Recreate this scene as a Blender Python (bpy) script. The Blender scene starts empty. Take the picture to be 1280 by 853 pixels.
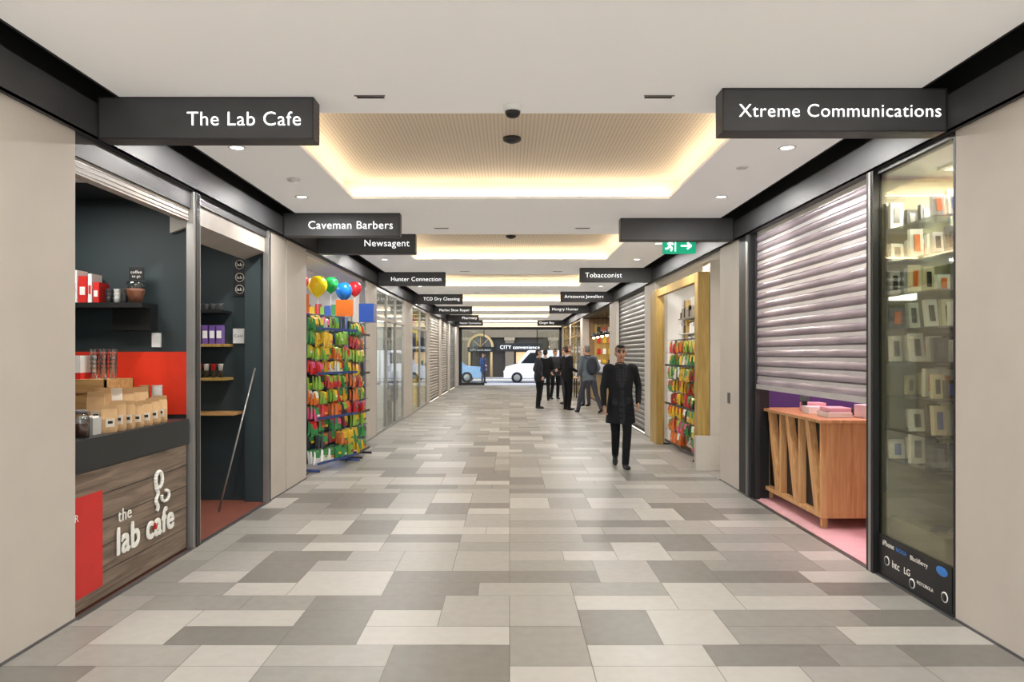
import bpy, math, random
from mathutils import Vector, Matrix, kdtree
random.seed(7)
sc = bpy.context.scene
sc.view_settings.view_transform = 'Standard'
R = random.Random(11)

def s2l(c):
    return tuple(((x/255)/12.92 if x/255 <= 0.04045 else ((x/255+0.055)/1.055)**2.4) for x in c)

# ---------------------------------------------------------------- materials
MC = {}
def mat(name, rgb, rough=0.6, metal=0.0, emit=0.0, var=0.06, scale=6.0, bump=0.0, spec=0.5, stretch=None, ecol=None):
    if name in MC: return MC[name]
    m = bpy.data.materials.new(name); m.use_nodes = True
    nt = m.node_tree; bs = nt.nodes['Principled BSDF']
    c = s2l(rgb)
    tc = nt.nodes.new('ShaderNodeTexCoord'); nz = nt.nodes.new('ShaderNodeTexNoise')
    mp = nt.nodes.new('ShaderNodeMapping')
    nt.links.new(tc.outputs['Object'], mp.inputs['Vector']); nt.links.new(mp.outputs['Vector'], nz.inputs['Vector'])
    if stretch: mp.inputs['Scale'].default_value = stretch
    nz.inputs['Scale'].default_value = scale; nz.inputs['Detail'].default_value = 4
    cr = nt.nodes.new('ShaderNodeValToRGB')
    cr.color_ramp.elements[0].position = 0.3; cr.color_ramp.elements[1].position = 0.7
    cr.color_ramp.elements[0].color = tuple(max(0, x*(1-var)) for x in c)+(1,)
    cr.color_ramp.elements[1].color = tuple(min(1, x*(1+var)) for x in c)+(1,)
    nt.links.new(nz.outputs['Fac'], cr.inputs['Fac']); nt.links.new(cr.outputs['Color'], bs.inputs['Base Color'])
    bs.inputs['Roughness'].default_value = rough; bs.inputs['Metallic'].default_value = metal
    bs.inputs['Specular IOR Level'].default_value = spec
    if emit > 0:
        bs.inputs['Emission Color'].default_value = (s2l(ecol) if ecol else c)+(1,)
        bs.inputs['Emission Strength'].default_value = emit
    if bump > 0:
        bp = nt.nodes.new('ShaderNodeBump'); bp.inputs['Strength'].default_value = bump
        bp.inputs['Distance'].default_value = 0.01
        nt.links.new(nz.outputs['Fac'], bp.inputs['Height']); nt.links.new(bp.outputs['Normal'], bs.inputs['Normal'])
    MC[name] = m
    return m

def glassmat(name, tint=(1,1,1), base=0.06, grz=0.6):
    if name in MC: return MC[name]
    m = bpy.data.materials.new(name); m.use_nodes = True; nt = m.node_tree
    nt.nodes.clear()
    o = nt.nodes.new('ShaderNodeOutputMaterial'); mx = nt.nodes.new('ShaderNodeMixShader')
    t = nt.nodes.new('ShaderNodeBsdfTransparent'); g = nt.nodes.new('ShaderNodeBsdfGlossy')
    t.inputs[0].default_value = tuple(tint)+(1,); g.inputs['Roughness'].default_value = 0.02
    lw = nt.nodes.new('ShaderNodeLayerWeight'); lw.inputs['Blend'].default_value = 0.25
    mr = nt.nodes.new('ShaderNodeMapRange'); mr.inputs['To Min'].default_value = base; mr.inputs['To Max'].default_value = grz
    nt.links.new(lw.outputs['Fresnel'], mr.inputs['Value']); nt.links.new(mr.outputs['Result'], mx.inputs['Fac'])
    nt.links.new(t.outputs[0], mx.inputs[1]); nt.links.new(g.outputs[0], mx.inputs[2]); nt.links.new(mx.outputs[0], o.inputs[0])
    MC[name] = m; return m

def slatmat():
    m = bpy.data.materials.new('perforated_timber'); m.use_nodes = True; nt = m.node_tree; bs = nt.nodes['Principled BSDF']
    tc = nt.nodes.new('ShaderNodeTexCoord'); sp = nt.nodes.new('ShaderNodeSeparateXYZ')
    nt.links.new(tc.outputs['Object'], sp.inputs[0])
    def M(op, a, b=None):
        n = nt.nodes.new('ShaderNodeMath'); n.operation = op
        for i, v in enumerate((a, b)):
            if v is None: continue
            if isinstance(v, (int, float)): n.inputs[i].default_value = v
            else: nt.links.new(v, n.inputs[i])
        return n.outputs[0]
    fx = M('FRACT', M('MULTIPLY', sp.outputs['X'], 32.0)); fy = M('FRACT', M('MULTIPLY', sp.outputs['Y'], 26.0))
    gx = M('LESS_THAN', fx, 0.3); gy = M('LESS_THAN', fy, 0.5)
    k = M('MULTIPLY', gx, M('ADD', 0.22, M('MULTIPLY', gy, 0.6)))
    mx = nt.nodes.new('ShaderNodeMixRGB'); mx.inputs[1].default_value = s2l((222,210,192))+(1,); mx.inputs[2].default_value = s2l((172,156,136))+(1,)
    nt.links.new(k, mx.inputs[0]); nt.links.new(mx.outputs[0], bs.inputs['Base Color']); bs.inputs['Roughness'].default_value = 0.55
    return m

def woodmat(name, a, b, rough=0.5, along='Z', sc_=1.0):
    if name in MC: return MC[name]
    m = bpy.data.materials.new(name); m.use_nodes = True; nt = m.node_tree; bs = nt.nodes['Principled BSDF']
    tc = nt.nodes.new('ShaderNodeTexCoord'); mp = nt.nodes.new('ShaderNodeMapping')
    st = {'X': (0.6,9,9), 'Y': (9,0.6,9), 'Z': (9,9,0.6)}[along]
    mp.inputs['Scale'].default_value = tuple(v*sc_ for v in st)
    nz = nt.nodes.new('ShaderNodeTexNoise'); nz.inputs['Scale'].default_value = 3; nz.inputs['Detail'].default_value = 6; nz.inputs['Distortion'].default_value = 0.8
    cr = nt.nodes.new('ShaderNodeValToRGB'); cr.color_ramp.elements[0].position = 0.32; cr.color_ramp.elements[1].position = 0.68
    cr.color_ramp.elements[0].color = s2l(a)+(1,); cr.color_ramp.elements[1].color = s2l(b)+(1,)
    nt.links.new(tc.outputs['Object'], mp.inputs[0]); nt.links.new(mp.outputs[0], nz.inputs['Vector'])
    nt.links.new(nz.outputs['Fac'], cr.inputs[0]); nt.links.new(cr.outputs[0], bs.inputs['Base Color']); bs.inputs['Roughness'].default_value = rough
    MC[name] = m; return m

BEIGE = mat('wall_render', (199,191,181), 0.7, var=0.03, scale=3, bump=0.05)
CEIL = mat('ceiling_paint_glow', (239,237,234), 0.8, var=0.01, emit=0.17, ecol=(255,251,246))  # even emission added to brighten the ceiling, which is no lamp
CEIL2 = mat('tray_paint', (240,236,228), 0.8, var=0.01)
CHAR = mat('charcoal_metal', (64,64,66), 0.5, var=0.05)
DARK = mat('dark_metal', (34,34,35), 0.5)
BLACK = mat('black_paint', (20,20,21), 0.5)
ALU = mat('aluminium', (165,163,160), 0.35, 0.7)
STEEL = mat('steel', (120,120,122), 0.35, 0.8)
WHITE = mat('white_plastic', (235,235,232), 0.4)
SIGNW = mat('sign_letter_lit', (255,255,255), 0.5, emit=1.1)
TEAL = mat('cafe_dark_wall', (46,58,61), 0.6, var=0.12, scale=2)
CAFEBLK = mat('cafe_black', (30,33,34), 0.45)
RED = mat('splashback_red', (226,60,36), 0.35)
KRAFT = mat('kraft_paper', (196,160,116), 0.75, bump=0.2)
PLY = woodmat('plywood', (180,132,80), (206,162,106), 0.5, 'X')
OAK = woodmat('oak_frame', (150,120,56), (186,154,86), 0.45, 'Z')
CLAD = woodmat('counter_cladding', (96,82,70), (146,128,110), 0.55, 'Y', 1.0)
GLASS = glassmat('shop_glass', (0.93,0.95,0.92), 0.06, 0.6)
CUP = glassmat('clear_plastic', (0.85,0.88,0.88), 0.14, 0.8)
SLAT = slatmat()
SHW = mat('shop_white', (222,220,216), 0.6, var=0.02)
PALR = [(196,34,34),(226,186,40),(40,84,170),(50,136,70),(216,110,36),(235,235,230),(104,50,124),(206,80,124),(30,30,34),(100,176,200),(134,180,60),(160,24,40)]
PAL = [mat('pack_colour_%d' % i, c, 0.35) for i, c in enumerate(PALR)]

# ---------------------------------------------------------------- mesh builder
_tc = {}
def textgeo(s):
    if s in _tc: return _tc[s]
    cu = bpy.data.curves.new('t', 'FONT'); cu.body = s; cu.extrude = 0.02; cu.offset = -0.006; cu.resolution_u = 4; cu.space_character = 1.06
    ob = bpy.data.objects.new('t', cu); sc.collection.objects.link(ob)
    dg = bpy.context.evaluated_depsgraph_get(); me = bpy.data.meshes.new_from_object(ob.evaluated_get(dg))
    vs = [v.co.copy() for v in me.vertices]; fs = [tuple(p.vertices) for p in me.polygons]
    bpy.data.objects.remove(ob); bpy.data.curves.remove(cu); bpy.data.meshes.remove(me)
    _tc[s] = (vs, fs); return _tc[s]

class B:
    def __init__(s, name): s.name = name; s.v = []; s.f = []; s.mi = []; s.sm = []; s.mats = []
    def add(s, vs, fs, m, smooth=False):
        if m not in s.mats: s.mats.append(m)
        k = s.mats.index(m); o = len(s.v)
        s.v += [tuple(v) for v in vs]
        for f in fs: s.f.append(tuple(i+o for i in f)); s.mi.append(k); s.sm.append(smooth)
    def box(s, x0, x1, y0, y1, z0, z1, m):
        if x0 > x1: x0, x1 = x1, x0
        if y0 > y1: y0, y1 = y1, y0
        if z0 > z1: z0, z1 = z1, z0
        vs = [(x0,y0,z0),(x1,y0,z0),(x1,y1,z0),(x0,y1,z0),(x0,y0,z1),(x1,y0,z1),(x1,y1,z1),(x0,y1,z1)]
        s.add(vs, [(0,3,2,1),(4,5,6,7),(0,1,5,4),(1,2,6,5),(2,3,7,6),(3,0,4,7)], m)
    def obox(s, c, size, m, rz=0, rx=0, ry=0):
        M = Matrix.Translation(c) @ Matrix.Rotation(rz,4,'Z') @ Matrix.Rotation(ry,4,'Y') @ Matrix.Rotation(rx,4,'X')
        a, b, d = size[0]/2, size[1]/2, size[2]/2
        vs = [M @ Vector(p) for p in [(-a,-b,-d),(a,-b,-d),(a,b,-d),(-a,b,-d),(-a,-b,d),(a,-b,d),(a,b,d),(-a,b,d)]]
        s.add(vs, [(0,3,2,1),(4,5,6,7),(0,1,5,4),(1,2,6,5),(2,3,7,6),(3,0,4,7)], m)
    def prism(s, pts, ax, a0, a1, m, smooth=False):
        def P(p, t):
            return {'X': (t,p[0],p[1]), 'Y': (p[0],t,p[1]), 'Z': (p[0],p[1],t)}[ax]
        n = len(pts); vs = [P(p,a0) for p in pts]+[P(p,a1) for p in pts]
        s.add(vs, [tuple(range(n-1,-1,-1)), tuple(range(n,2*n))]+[(i,(i+1)%n,n+(i+1)%n,n+i) for i in range(n)], m, smooth)
    def rings(s, rs, m, caps=True, smooth=True):
        n = len(rs[0]); vs = [p for r in rs for p in r]; fs = []
        for k in range(len(rs)-1):
            for i in range(n): fs.append((k*n+i, k*n+(i+1)%n, (k+1)*n+(i+1)%n, (k+1)*n+i))
        if caps: fs.append(tuple(range(n-1,-1,-1))); fs.append(tuple(range((len(rs)-1)*n, len(rs)*n)))
        s.add(vs, fs, m, smooth)
    def cyl(s, p0, p1, r0, r1, m, n=16, smooth=True):
        p0 = Vector(p0); p1 = Vector(p1); d = (p1-p0).normalized()
        u = d.cross(Vector((0,1,0)));
        if u.length < 0.1: u = d.cross(Vector((1,0,0)))
        u.normalize(); v = d.cross(u)
        rs = [[c+(u*math.cos(a)+v*math.sin(a))*r for a in [2*math.pi*i/n for i in range(n)]] for c, r in ((p0,r0),(p1,r1))]
        s.rings(rs, m, True, smooth)
    def lathe(s, c, prof, m, n=20):
        s.rings([[(c[0]+r*math.cos(2*math.pi*i/n), c[1]+r*math.sin(2*math.pi*i/n), c[2]+z) for i in range(n)] for r, z in prof], m)
    def ell(s, c, r, m, n=16, k=10):
        prof = [(max(0.001, math.sin(math.pi*j/k)), -math.cos(math.pi*j/k)) for j in range(k+1)]
        s.rings([[(c[0]+r[0]*q*math.cos(2*math.pi*i/n), c[1]+r[1]*q*math.sin(2*math.pi*i/n), c[2]+r[2]*z) for i in range(n)] for q, z in prof], m)
    def packet(s, c, w, h, d, m, n=(1,0), m2=None, roll=0.0):
        nx, ny = n; ux, uy = -ny, nx; cr, sr = math.cos(roll), math.sin(roll)
        def P(a, b, t):
            a, b = a*cr-b*sr, a*sr+b*cr
            return (c[0]+ux*a+nx*t, c[1]+uy*a+ny*t, c[2]+b)
        vs = [P(-w/2,-h/2,0),P(w/2,-h/2,0),P(w/2,h/2,0),P(-w/2,h/2,0),
              P(-w*.38,-h*.38,d),P(w*.38,-h*.38,d),P(w*.38,h*.02,d*1.1),P(-w*.38,h*.02,d*1.1),P(w*.38,h*.38,d*.8),P(-w*.38,h*.38,d*.8)]
        s.add(vs, [(0,3,2,1),(4,5,6,7),(0,1,5,4),(1,2,8,6),(1,6,5),(3,0,7,9),(0,4,7)], m)
        s.add(vs, [(7,6,8,9),(2,3,9,8)], m2 or m)
    def text(s, t, org, xd, yd, m, width=None, height=None, center=True):
        vs, fs = textgeo(t)
        x0 = min(v.x for v in vs); x1 = max(v.x for v in vs); y0 = min(v.y for v in vs); y1 = max(v.y for v in vs)
        k = (width/(x1-x0)) if width else (height/(y1-y0))
        xd = Vector(xd); yd = Vector(yd); nd = xd.cross(yd); org = Vector(org)
        cx = (x0+x1)/2 if center else x0; cy = (y0+y1)/2 if center else 0
        s.add([org+xd*((v.x-cx)*k)+yd*((v.y-cy)*k)+nd*(v.z*k) for v in vs], fs, m)
    def obj(s, bevel=0, parent=None, segs=1):
        me = bpy.data.meshes.new(s.name); me.from_pydata(s.v, [], s.f)
        for m in s.mats: me.materials.append(m)
        me.polygons.foreach_set('material_index', s.mi); me.polygons.foreach_set('use_smooth', s.sm); me.update()
        ob = bpy.data.objects.new(s.name, me); sc.collection.objects.link(ob)
        if bevel:
            bm = ob.modifiers.new('bevel', 'BEVEL'); bm.width = bevel; bm.segments = segs; bm.limit_method = 'ANGLE'
        if parent: ob.parent = parent
        return ob

def area(name, loc, size, power, col=(1,0.95,0.88), rot=(0,0,0), shape='DISK', parent=None, sy=None):
    l = bpy.data.lights.new(name, 'AREA'); l.shape = shape; l.size = size; l.energy = power; l.color = col
    if sy: l.size_y = sy
    o = bpy.data.objects.new(name, l); sc.collection.objects.link(o); o.location = loc; o.rotation_euler = rot
    if parent: o.parent = parent
    return o

# ---------------------------------------------------------------- dimensions
XL, XR = -2.61, 2.68
HC = 3.21; HB = 2.945; Y0 = -1.6; YE = 37.0
FP = 900.0

# ---------------------------------------------------------------- floor tiles
tl = B('floor')
TM = [mat('tile_dark', (125,121,115), 0.36, var=0.07, scale=14, spec=0.4),
      mat('tile_mid', (146,143,136), 0.36, var=0.06, scale=14, spec=0.4),
      mat('tile_grey', (161,158,151), 0.36, var=0.05, scale=14, spec=0.4),
      mat('tile_light', (183,180,173), 0.36, var=0.04, scale=14, spec=0.4)]
GR = mat('grout', (122,119,114), 0.8)
tl.box(XL-0.05, XR+0.05, Y0, YE, -0.05, -0.003, GR)
cw, cd = 0.212, 0.27
yb = 3.69-cd*20
nx0, nx1 = -13, 13; ny = int((YE-yb)/cd)+1
tiles = []; occ = {}
for j in range(ny):
    i = nx0
    while i < nx1:
        if (i,j) in occ: i += 1; continue
        free = 1
        while i+free < nx1 and (i+free,j) not in occ and free < 5: free += 1
        w, d = R.choices([(2,2),(3,1),(4,1),(2,1),(3,2)], [32,32,16,12,8])[0]
        if w > free: w = free
        if free-w == 1: w = free if free <= 4 else w
        if w > 2: d = 1 if R.random() < 0.8 else d
        if i < 0 < i+w and R.random() < 0.7: w = -i
        tiles.append((i,j,w,d))
        for a in range(w):
            for b_ in range(d): occ[(i+a,j+b_)] = len(tiles)-1
        i += w
col = {k: R.choices([0,1,2,3],[14,32,37,17])[0] for k in range(len(tiles))}
HINT = [(800,671,0),(320,650,0),(320,677,0),(400,700,0),(470,668,0),(545,743,0),(605,725,0),(725,727,0),(885,715,0),(955,727,0),
 (865,645,0),(375,793,0),(220,805,0),(435,745,0),(1075,765,0),(745,795,0),(600,793,3),(465,770,3),(735,763,3),(825,808,3),(330,820,3),
 (210,770,3),(920,750,3),(1130,793,3),(985,820,3),(1010,752,3),(60,835,0),(640,830,1),(650,745,2),(575,700,2),(700,690,2),(640,650,2),(1200,820,0),(900,820,0),
 (560,820,0),(130,795,3),(520,690,2),(760,640,2),(310,760,1),(270,735,1),(1050,800,1)]
for px, py, c in HINT:
    s_ = (py-443)/1.6; X = (px-637)/s_; Y = FP/s_
    k = occ.get((math.floor(X/cw), math.floor((Y-yb)/cd)))
    if k is not None: col[k] = c
g = 0.002
for k, (i,j,w,d) in enumerate(tiles):
    x0, x1 = i*cw, (i+w)*cw; y0, y1 = yb+j*cd, yb+(j+d)*cd
    x0 = max(x0, XL); x1 = min(x1, XR); y1 = min(y1, YE); y0 = max(y0, Y0)
    if x1-x0 < 0.01 or y1-y0 < 0.01: continue
    tl.add([(x0+g,y0+g,0),(x1-g,y0+g,0),(x1-g,y1-g,0),(x0+g,y1-g,0)], [(0,1,2,3)], TM[col[k]])
tl.obj()

# ---------------------------------------------------------------- ceiling, trays
ce = B('ceiling'); TX0, TX1 = -1.62, 1.65
trays = [(4.81+4.85*k, 4.81+4.85*k+2.65) for k in range(-1, 6)]
trays.append((4.81+4.85*6, 36.3))
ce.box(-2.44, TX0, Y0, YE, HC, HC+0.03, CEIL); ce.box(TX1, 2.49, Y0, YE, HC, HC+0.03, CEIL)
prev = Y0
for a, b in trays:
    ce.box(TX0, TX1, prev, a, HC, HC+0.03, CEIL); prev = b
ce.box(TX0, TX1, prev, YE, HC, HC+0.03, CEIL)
ce.box(-2.9, 2.9, Y0, YE, HC+0.26, HC+0.3, DARK)
ce.obj()
LED = mat('led_strip', (255,234,202), 0.5, emit=14)
for a, b in trays:
    t = B('ceiling_tray'); e = 0.12; zt = HC+0.2
    x0, x1 = TX0-e, TX1+e; y0, y1 = a-e, b+e
    t.box(x0-0.03, x1+0.03, y0, y1, zt, zt+0.02, SLAT)
    t.box(x0-0.03, x0, y0, y1, HC+0.03, zt, CEIL2); t.box(x1, x1+0.03, y0, y1, HC+0.03, zt, CEIL2)
    t.box(x0, x1, y0-0.03, y0, HC+0.03, zt, CEIL2); t.box(x0, x1, y1, y1+0.03, HC+0.03, zt, CEIL2)
    z0, z1 = HC+0.035, HC+0.05
    t.box(x0+0.04, x0+0.055, a, b, z0, z1, LED); t.box(x1-0.055, x1-0.04, a, b, z0, z1, LED)
    t.box(TX0, TX1, y1-0.055, y1-0.04, z0, z1, LED); t.box(TX0, TX1, y0+0.04, y0+0.055, z0, z1, LED)
    t.obj()

LAMP = mat('lamp_face', (255,250,240), 0.5, emit=9)
def downlight(x, y, z=HC, p=28, col=(1,0.975,0.945)):
    b = B('ceiling_downlight')
    b.lathe((x,y,z), [(0.066,0.0),(0.07,-0.006),(0.052,-0.008),(0.05,-0.003)], WHITE, 24)
    b.lathe((x,y,z), [(0.05,-0.0035),(0.001,-0.0036)], LAMP, 24)
    o = b.obj(); area('downlight_lamp', (x,y,z-0.012), 0.1, p, col, parent=o)
for k in range(-1, 7):
    for dy in (5.6, 7.35):
        y = dy+4.85*k
        if y > 36: continue
        for x in (-2.12, 2.16): downlight(x, y)

v = B('ceiling_air_vent')
for x in (-0.87, 0.93):
    for yy in (4.5,9.2,14.0,18.9):
        v.box(x-0.085, x+0.085, yy-0.02, yy+0.02, HC-0.004, HC+0.002, BLACK)
        v.box(x-0.095, x+0.095, yy-0.03, yy-0.02, HC-0.006, HC+0.001, STEEL)
v.obj()
for (y, z, wh) in ((4.66, HC, True), (6.02, HC+0.2, False), (11.0, HC+0.2, False)):
    d = B('security_dome_camera')
    d.lathe((0.02,y,z), [(0.062,0.0),(0.062,-0.028),(0.056,-0.04)] if wh else [(0.075,0.0),(0.075,-0.02),(0.066,-0.03)], WHITE if wh else DARK, 28)
    d.lathe((0.02,y,z), [(0.05,-0.038),(0.048,-0.055),(0.038,-0.07),(0.02,-0.078),(0.002,-0.08)] if wh else [(0.066,-0.02),(0.06,-0.03),(0.03,-0.045),(0.002,-0.047)], BLACK, 28)
    d.obj()
sd = B('smoke_detector'); sd.lathe((-1.98,6.6,HC), [(0.06,0),(0.055,-0.02),(0.03,-0.03),(0.001,-0.032)], WHITE, 24); sd.obj()
sd = B('smoke_detector'); sd.lathe((2.0,6.2,HC), [(0.05,0),(0.045,-0.008),(0.001,-0.01)], WHITE, 24); sd.obj()

# ---------------------------------------------------------------- beams
for nm, sx, xw in (('trim_beam_left',-1,XL),('trim_beam_right',1,XR)):
    b = B(nm); xi = abs(xw)-0.035
    b.box(sx*xi, xw+sx*0.05, Y0, YE, HB, HB+0.012, CHAR)
    b.box(sx*xi, sx*(xi+0.012), Y0, YE, HB, 3.165, CHAR)
    b.box(sx*(xi+0.012), xw+sx*0.05, Y0, YE, 3.153, 3.165, CHAR)
    b.box(xw+sx*0.03, xw+sx*0.06, Y0, YE, 3.165, HC+0.26, DARK)
    b.box(sx*2.445 if sx < 0 else 2.492, sx*2.455 if sx < 0 else 2.5, Y0, YE, HC-0.004, HC+0.26, DARK)
    b.obj()

# ---------------------------------------------------------------- walls (piers + fascia)
def pier_wall(nm, xw, sx, piers):
    for (a, c) in piers:
        b = B(nm); b.box(xw, xw+sx*0.25, a, c, 0, HB, BEIGE); b.obj(bevel=0.004)
    b = B(nm+'_fascia'); b.box(xw+sx*0.06, xw+sx*0.25, Y0, YE, 2.95, 3.5, DARK); b.obj()
PL = [(Y0,4.33),(7.83,8.4),(8.43,9.25),(13.1,14.1),(17.8,19.3),(22.8,23.6),(27.2,27.8),(31.0,31.6),(34.9,36.98)]
PR = [(Y0,4.33),(8.4,9.17),(13.35,14.3),(18.1,19.3),(26.5,27.3),(31.5,32.2),(35.8,36.98)]
pier_wall('wall_left', XL, -1, PL); pier_wall('wall_right', XR, 1, PR)
for nm, xw, sx, pp in (('baseboard_left',XL,-1,PL),('baseboard_right',XR,1,PR)):
    b = B(nm)
    for a, c in pp: b.box(xw-sx*0.006, xw, a, c, 0.0, 0.015, STEEL)
    b.obj()
b = B('trim_door_track_left'); b.box(XL-0.02, XL+0.02, 4.33, 7.83, 0, 0.008, STEEL); b.obj()
b = B('trim_door_track_right'); b.box(XR-0.02, XR+0.02, 4.33, 8.4, 0, 0.008, STEEL); b.obj()

def shop(nm, xw, sx, ya, yb_, depth, wm, fm, cm, zc=2.9, back=None):
    x2 = xw+sx*depth
    b = B('wall_%s_back' % nm); b.box(x2, x2+sx*0.06, ya-0.06, yb_+0.06, 0, zc, back or wm); b.obj()
    b = B('wall_%s_near' % nm); b.box(xw+sx*0.26, x2, ya-0.06, ya, 0, zc, wm); b.obj()
    b = B('wall_%s_far' % nm); b.box(xw+sx*0.26, x2, yb_, yb_+0.06, 0, zc, wm); b.obj()
    b = B('ceiling_%s' % nm); b.box(xw+sx*0.05, x2+sx*0.06, ya-0.06, yb_+0.06, zc, zc+0.05, cm); b.obj()
    b = B('floor_%s' % nm); b.box(xw+sx*0.0, x2+sx*0.06, ya-0.06, yb_+0.06, -0.05, 0.0, fm); b.obj()
RUG = mat('red_brown_carpet', (122,66,50), 0.9, bump=0.3)
PINKF = mat('pink_floor', (222,172,176), 0.7)
GREYF = mat('shop_floor', (150,146,140), 0.4)
shop('cafe', XL, -1, 4.33, 7.9, 2.4, TEAL, RUG, CAFEBLK)
shop('newsagent', XL, -1, 9.3, 13.2, 2.6, SHW, GREYF, SHW)
shop('barber', XL, -1, 13.9, 18.0, 2.6, SHW, GREYF, SHW)
shop('drycleaner', XL, -1, 19.0, 22.9, 2.6, mat('shop_yellow',(238,214,110),0.6), GREYF, SHW)
PURP = mat('shop_purple', (92,66,124), 0.6)
shop('phone_shop', XR, 1, 4.3, 8.45, 3.2, PURP, PINKF, SHW)
shop('tobacconist', XR, 1, 9.3, 13.4, 2.6, SHW, GREYF, SHW)
WARM = mat('food_shop_wall', (176,142,108), 0.6)
shop('food_shop', XR, 1, 19.2, 26.6, 2.6, WARM, GREYF, BLACK)
shop('gift_shop', XR, 1, 27.2, 31.6, 2.0, WARM, GREYF, SHW)
shop('florist', XR, 1, 32.1, 35.9, 2.0, WARM, GREYF, SHW)

def panel_light(x, y, z, w, h, p, col=(1,1,1)):
    b = B('shop_ceiling_light'); b.box(x-w/2-0.02, x+w/2+0.02, y-h/2-0.02, y+h/2+0.02, z-0.02, z-0.001, WHITE); o = b.obj()
    area('shop_ceiling_lamp', (x,y,z-0.025), w, p, col, shape='RECTANGLE', sy=h, parent=o)
panel_light(-3.4, 5.1, 2.9, 0.5, 0.5, 26, (1,0.96,0.9))
panel_light(-3.4, 6.9, 2.9, 0.3, 0.3, 9, (1,0.96,0.9))
panel_light(-3.6, 11.2, 2.9, 1.0, 2.0, 50)
panel_light(-3.6, 16, 2.9, 1.0, 2.0, 110)
panel_light(-3.6, 21, 2.9, 1.0, 2.0, 100)
panel_light(4.0, 6.9, 2.9, 1.0, 1.6, 80, (1,0.66,0.74))
panel_light(3.2, 4.75, 2.9, 0.4, 0.5, 50, (1,0.95,0.84))
panel_light(3.9, 11.3, 2.9, 1.0, 2.4, 95, (1,0.97,0.92))
panel_light(3.9, 23, 2.9, 1.0, 4.0, 110, (1,0.86,0.68))
panel_light(3.7, 29.5, 2.9, 0.8, 2.0, 50, (1,0.88,0.74))
panel_light(3.7, 34, 2.9, 0.8, 2.0, 50, (1,0.88,0.74))

# ---------------------------------------------------------------- hanging signs
def hsign(txt, side, y, xe, tw=None, th=0.115):
    b = B('hanging_sign')
    xb = -2.572 if side < 0 else 2.642
    a, c = min(xe, xb), max(xe, xb)
    b.box(a, c, y, y+0.14, HB, HC-0.002, CHAR)
    for (p,q,r_,t_) in ((a,c,HB,HB+0.008),(a,c,HC-0.01,HC-0.002),(a,a+0.008,HB,HC-0.002),(c-0.008,c,HB,HC-0.002)):
        b.box(p, q, y-0.004, y, r_, t_, DARK)
    if txt:
        z = (HB+HC)/2-0.005
        cx = xe-0.08-tw/2 if side < 0 else xe+0.1+tw/2
        b.text(txt, (cx,y-0.003,z), (1,0,0), (0,0,1), SIGNW, width=tw)
    b.obj()
hsign('The Lab Cafe', -1, 4.5, -1.225, 0.71)
hsign('Caveman Barbers', -1, 8.2, -1.25, 0.96)
hsign('Newsagent', -1, 9.63, -1.26, 0.60)
hsign('Hunter Connection', -1, 14.1, -1.26, 0.98)
hsign('TCD Dry Cleaning', -1, 19.3, -1.26, 0.97)
hsign('Marlos Shoe Repair', -1, 24.2, -1.26, 1.02)
hsign('Pharmacy', -1, 29.5, -1.26, 0.6)
hsign('Hunter Connection', -1, 34.0, -1.26, 1.0)
hsign('Xtreme Communications', 1, 4.35, 1.285, 1.22)
hsign('', 1, 8.5, 1.31)
hsign('Tobacconist', 1, 13.4, 1.31, 0.68)
hsign('Aristocrat Jewellers', 1, 18.5, 1.31, 1.0)
hsign('Hungry Hunter', 1, 23.7, 1.31, 0.85)
hsign('Ginger Boy', 1, 34.0, 1.31, 0.7)

GREEN = mat('exit_green', (20,158,118), 0.5, emit=0.9)
b = B('exit_sign'); b.box(1.92, 2.33, 9.0, 9.05, 2.86, 3.07, GREEN); b.box(2.1,2.14,9.01,9.04,3.07,HC,STEEL); yy = 8.995
b.ell((2.02,yy,3.03),(0.014,0.004,0.014),SIGNW,10,6)
for p0, p1 in (((2.015,3.01),(2.0,2.955)),((2.0,2.955),(2.03,2.925)),((2.03,2.925),(2.015,2.89)),((2.0,2.955),(1.975,2.92)),((1.975,2.92),(1.945,2.92)),((2.015,3.0),(2.045,2.97)),((2.01,3.0),(1.975,2.975)),((2.14,2.955),(2.27,2.955)),((2.27,2.955),(2.22,2.995)),((2.27,2.955),(2.22,2.915))):
    b.cyl((p0[0],yy,p0[1]),(p1[0],yy,p1[1]),0.011,0.011,SIGNW,8)
b.box(2.065,2.078,yy-0.003,yy+0.003,2.885,3.05,SIGNW); b.box(2.075,2.1,yy-0.003,yy+0.003,3.04,3.05,SIGNW)
b.obj()

# ---------------------------------------------------------------- LEFT: cafe
SHB = mat('shutter_beige', (176,169,160), 0.5)
def frame_post(nm, x, y0, y1, m=ALU, z1=2.94, w=0.05):
    b = B(nm); b.box(x-w, x+w*0.3, y0, y1, 0, z1, m); b.box(x+w*0.3, x+w*0.3+0.008, y0+0.03, y1-0.03, 0, z1, DARK); b.obj(bevel=0.003)
frame_post('door_frame_post', XL, 5.92, 6.05)
frame_post('door_frame_post', XL, 7.765, 7.825)
b = B('trim_cafe_shutter_head')
b.box(XL-0.2, XL-0.01, 4.34, 5.915, 2.80, 2.94, CHAR); b.box(XL-0.1, XL-0.03, 4.34, 5.915, 2.70, 2.80, SHB)
b.box(XL-0.2, XL-0.01, 6.06, 7.76, 2.86, 2.94, CHAR)
b.prism([(XL-0.25,2.62),(XL-0.03,2.70),(XL-0.03,2.86),(XL-0.25,2.86)], 'Y', 6.06, 7.76, SHB)
for k in range(3): b.box(XL-0.029, XL-0.026, 4.34, 5.915, 2.715+k*0.03, 2.72+k*0.03, STEEL)
b.obj()
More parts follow.
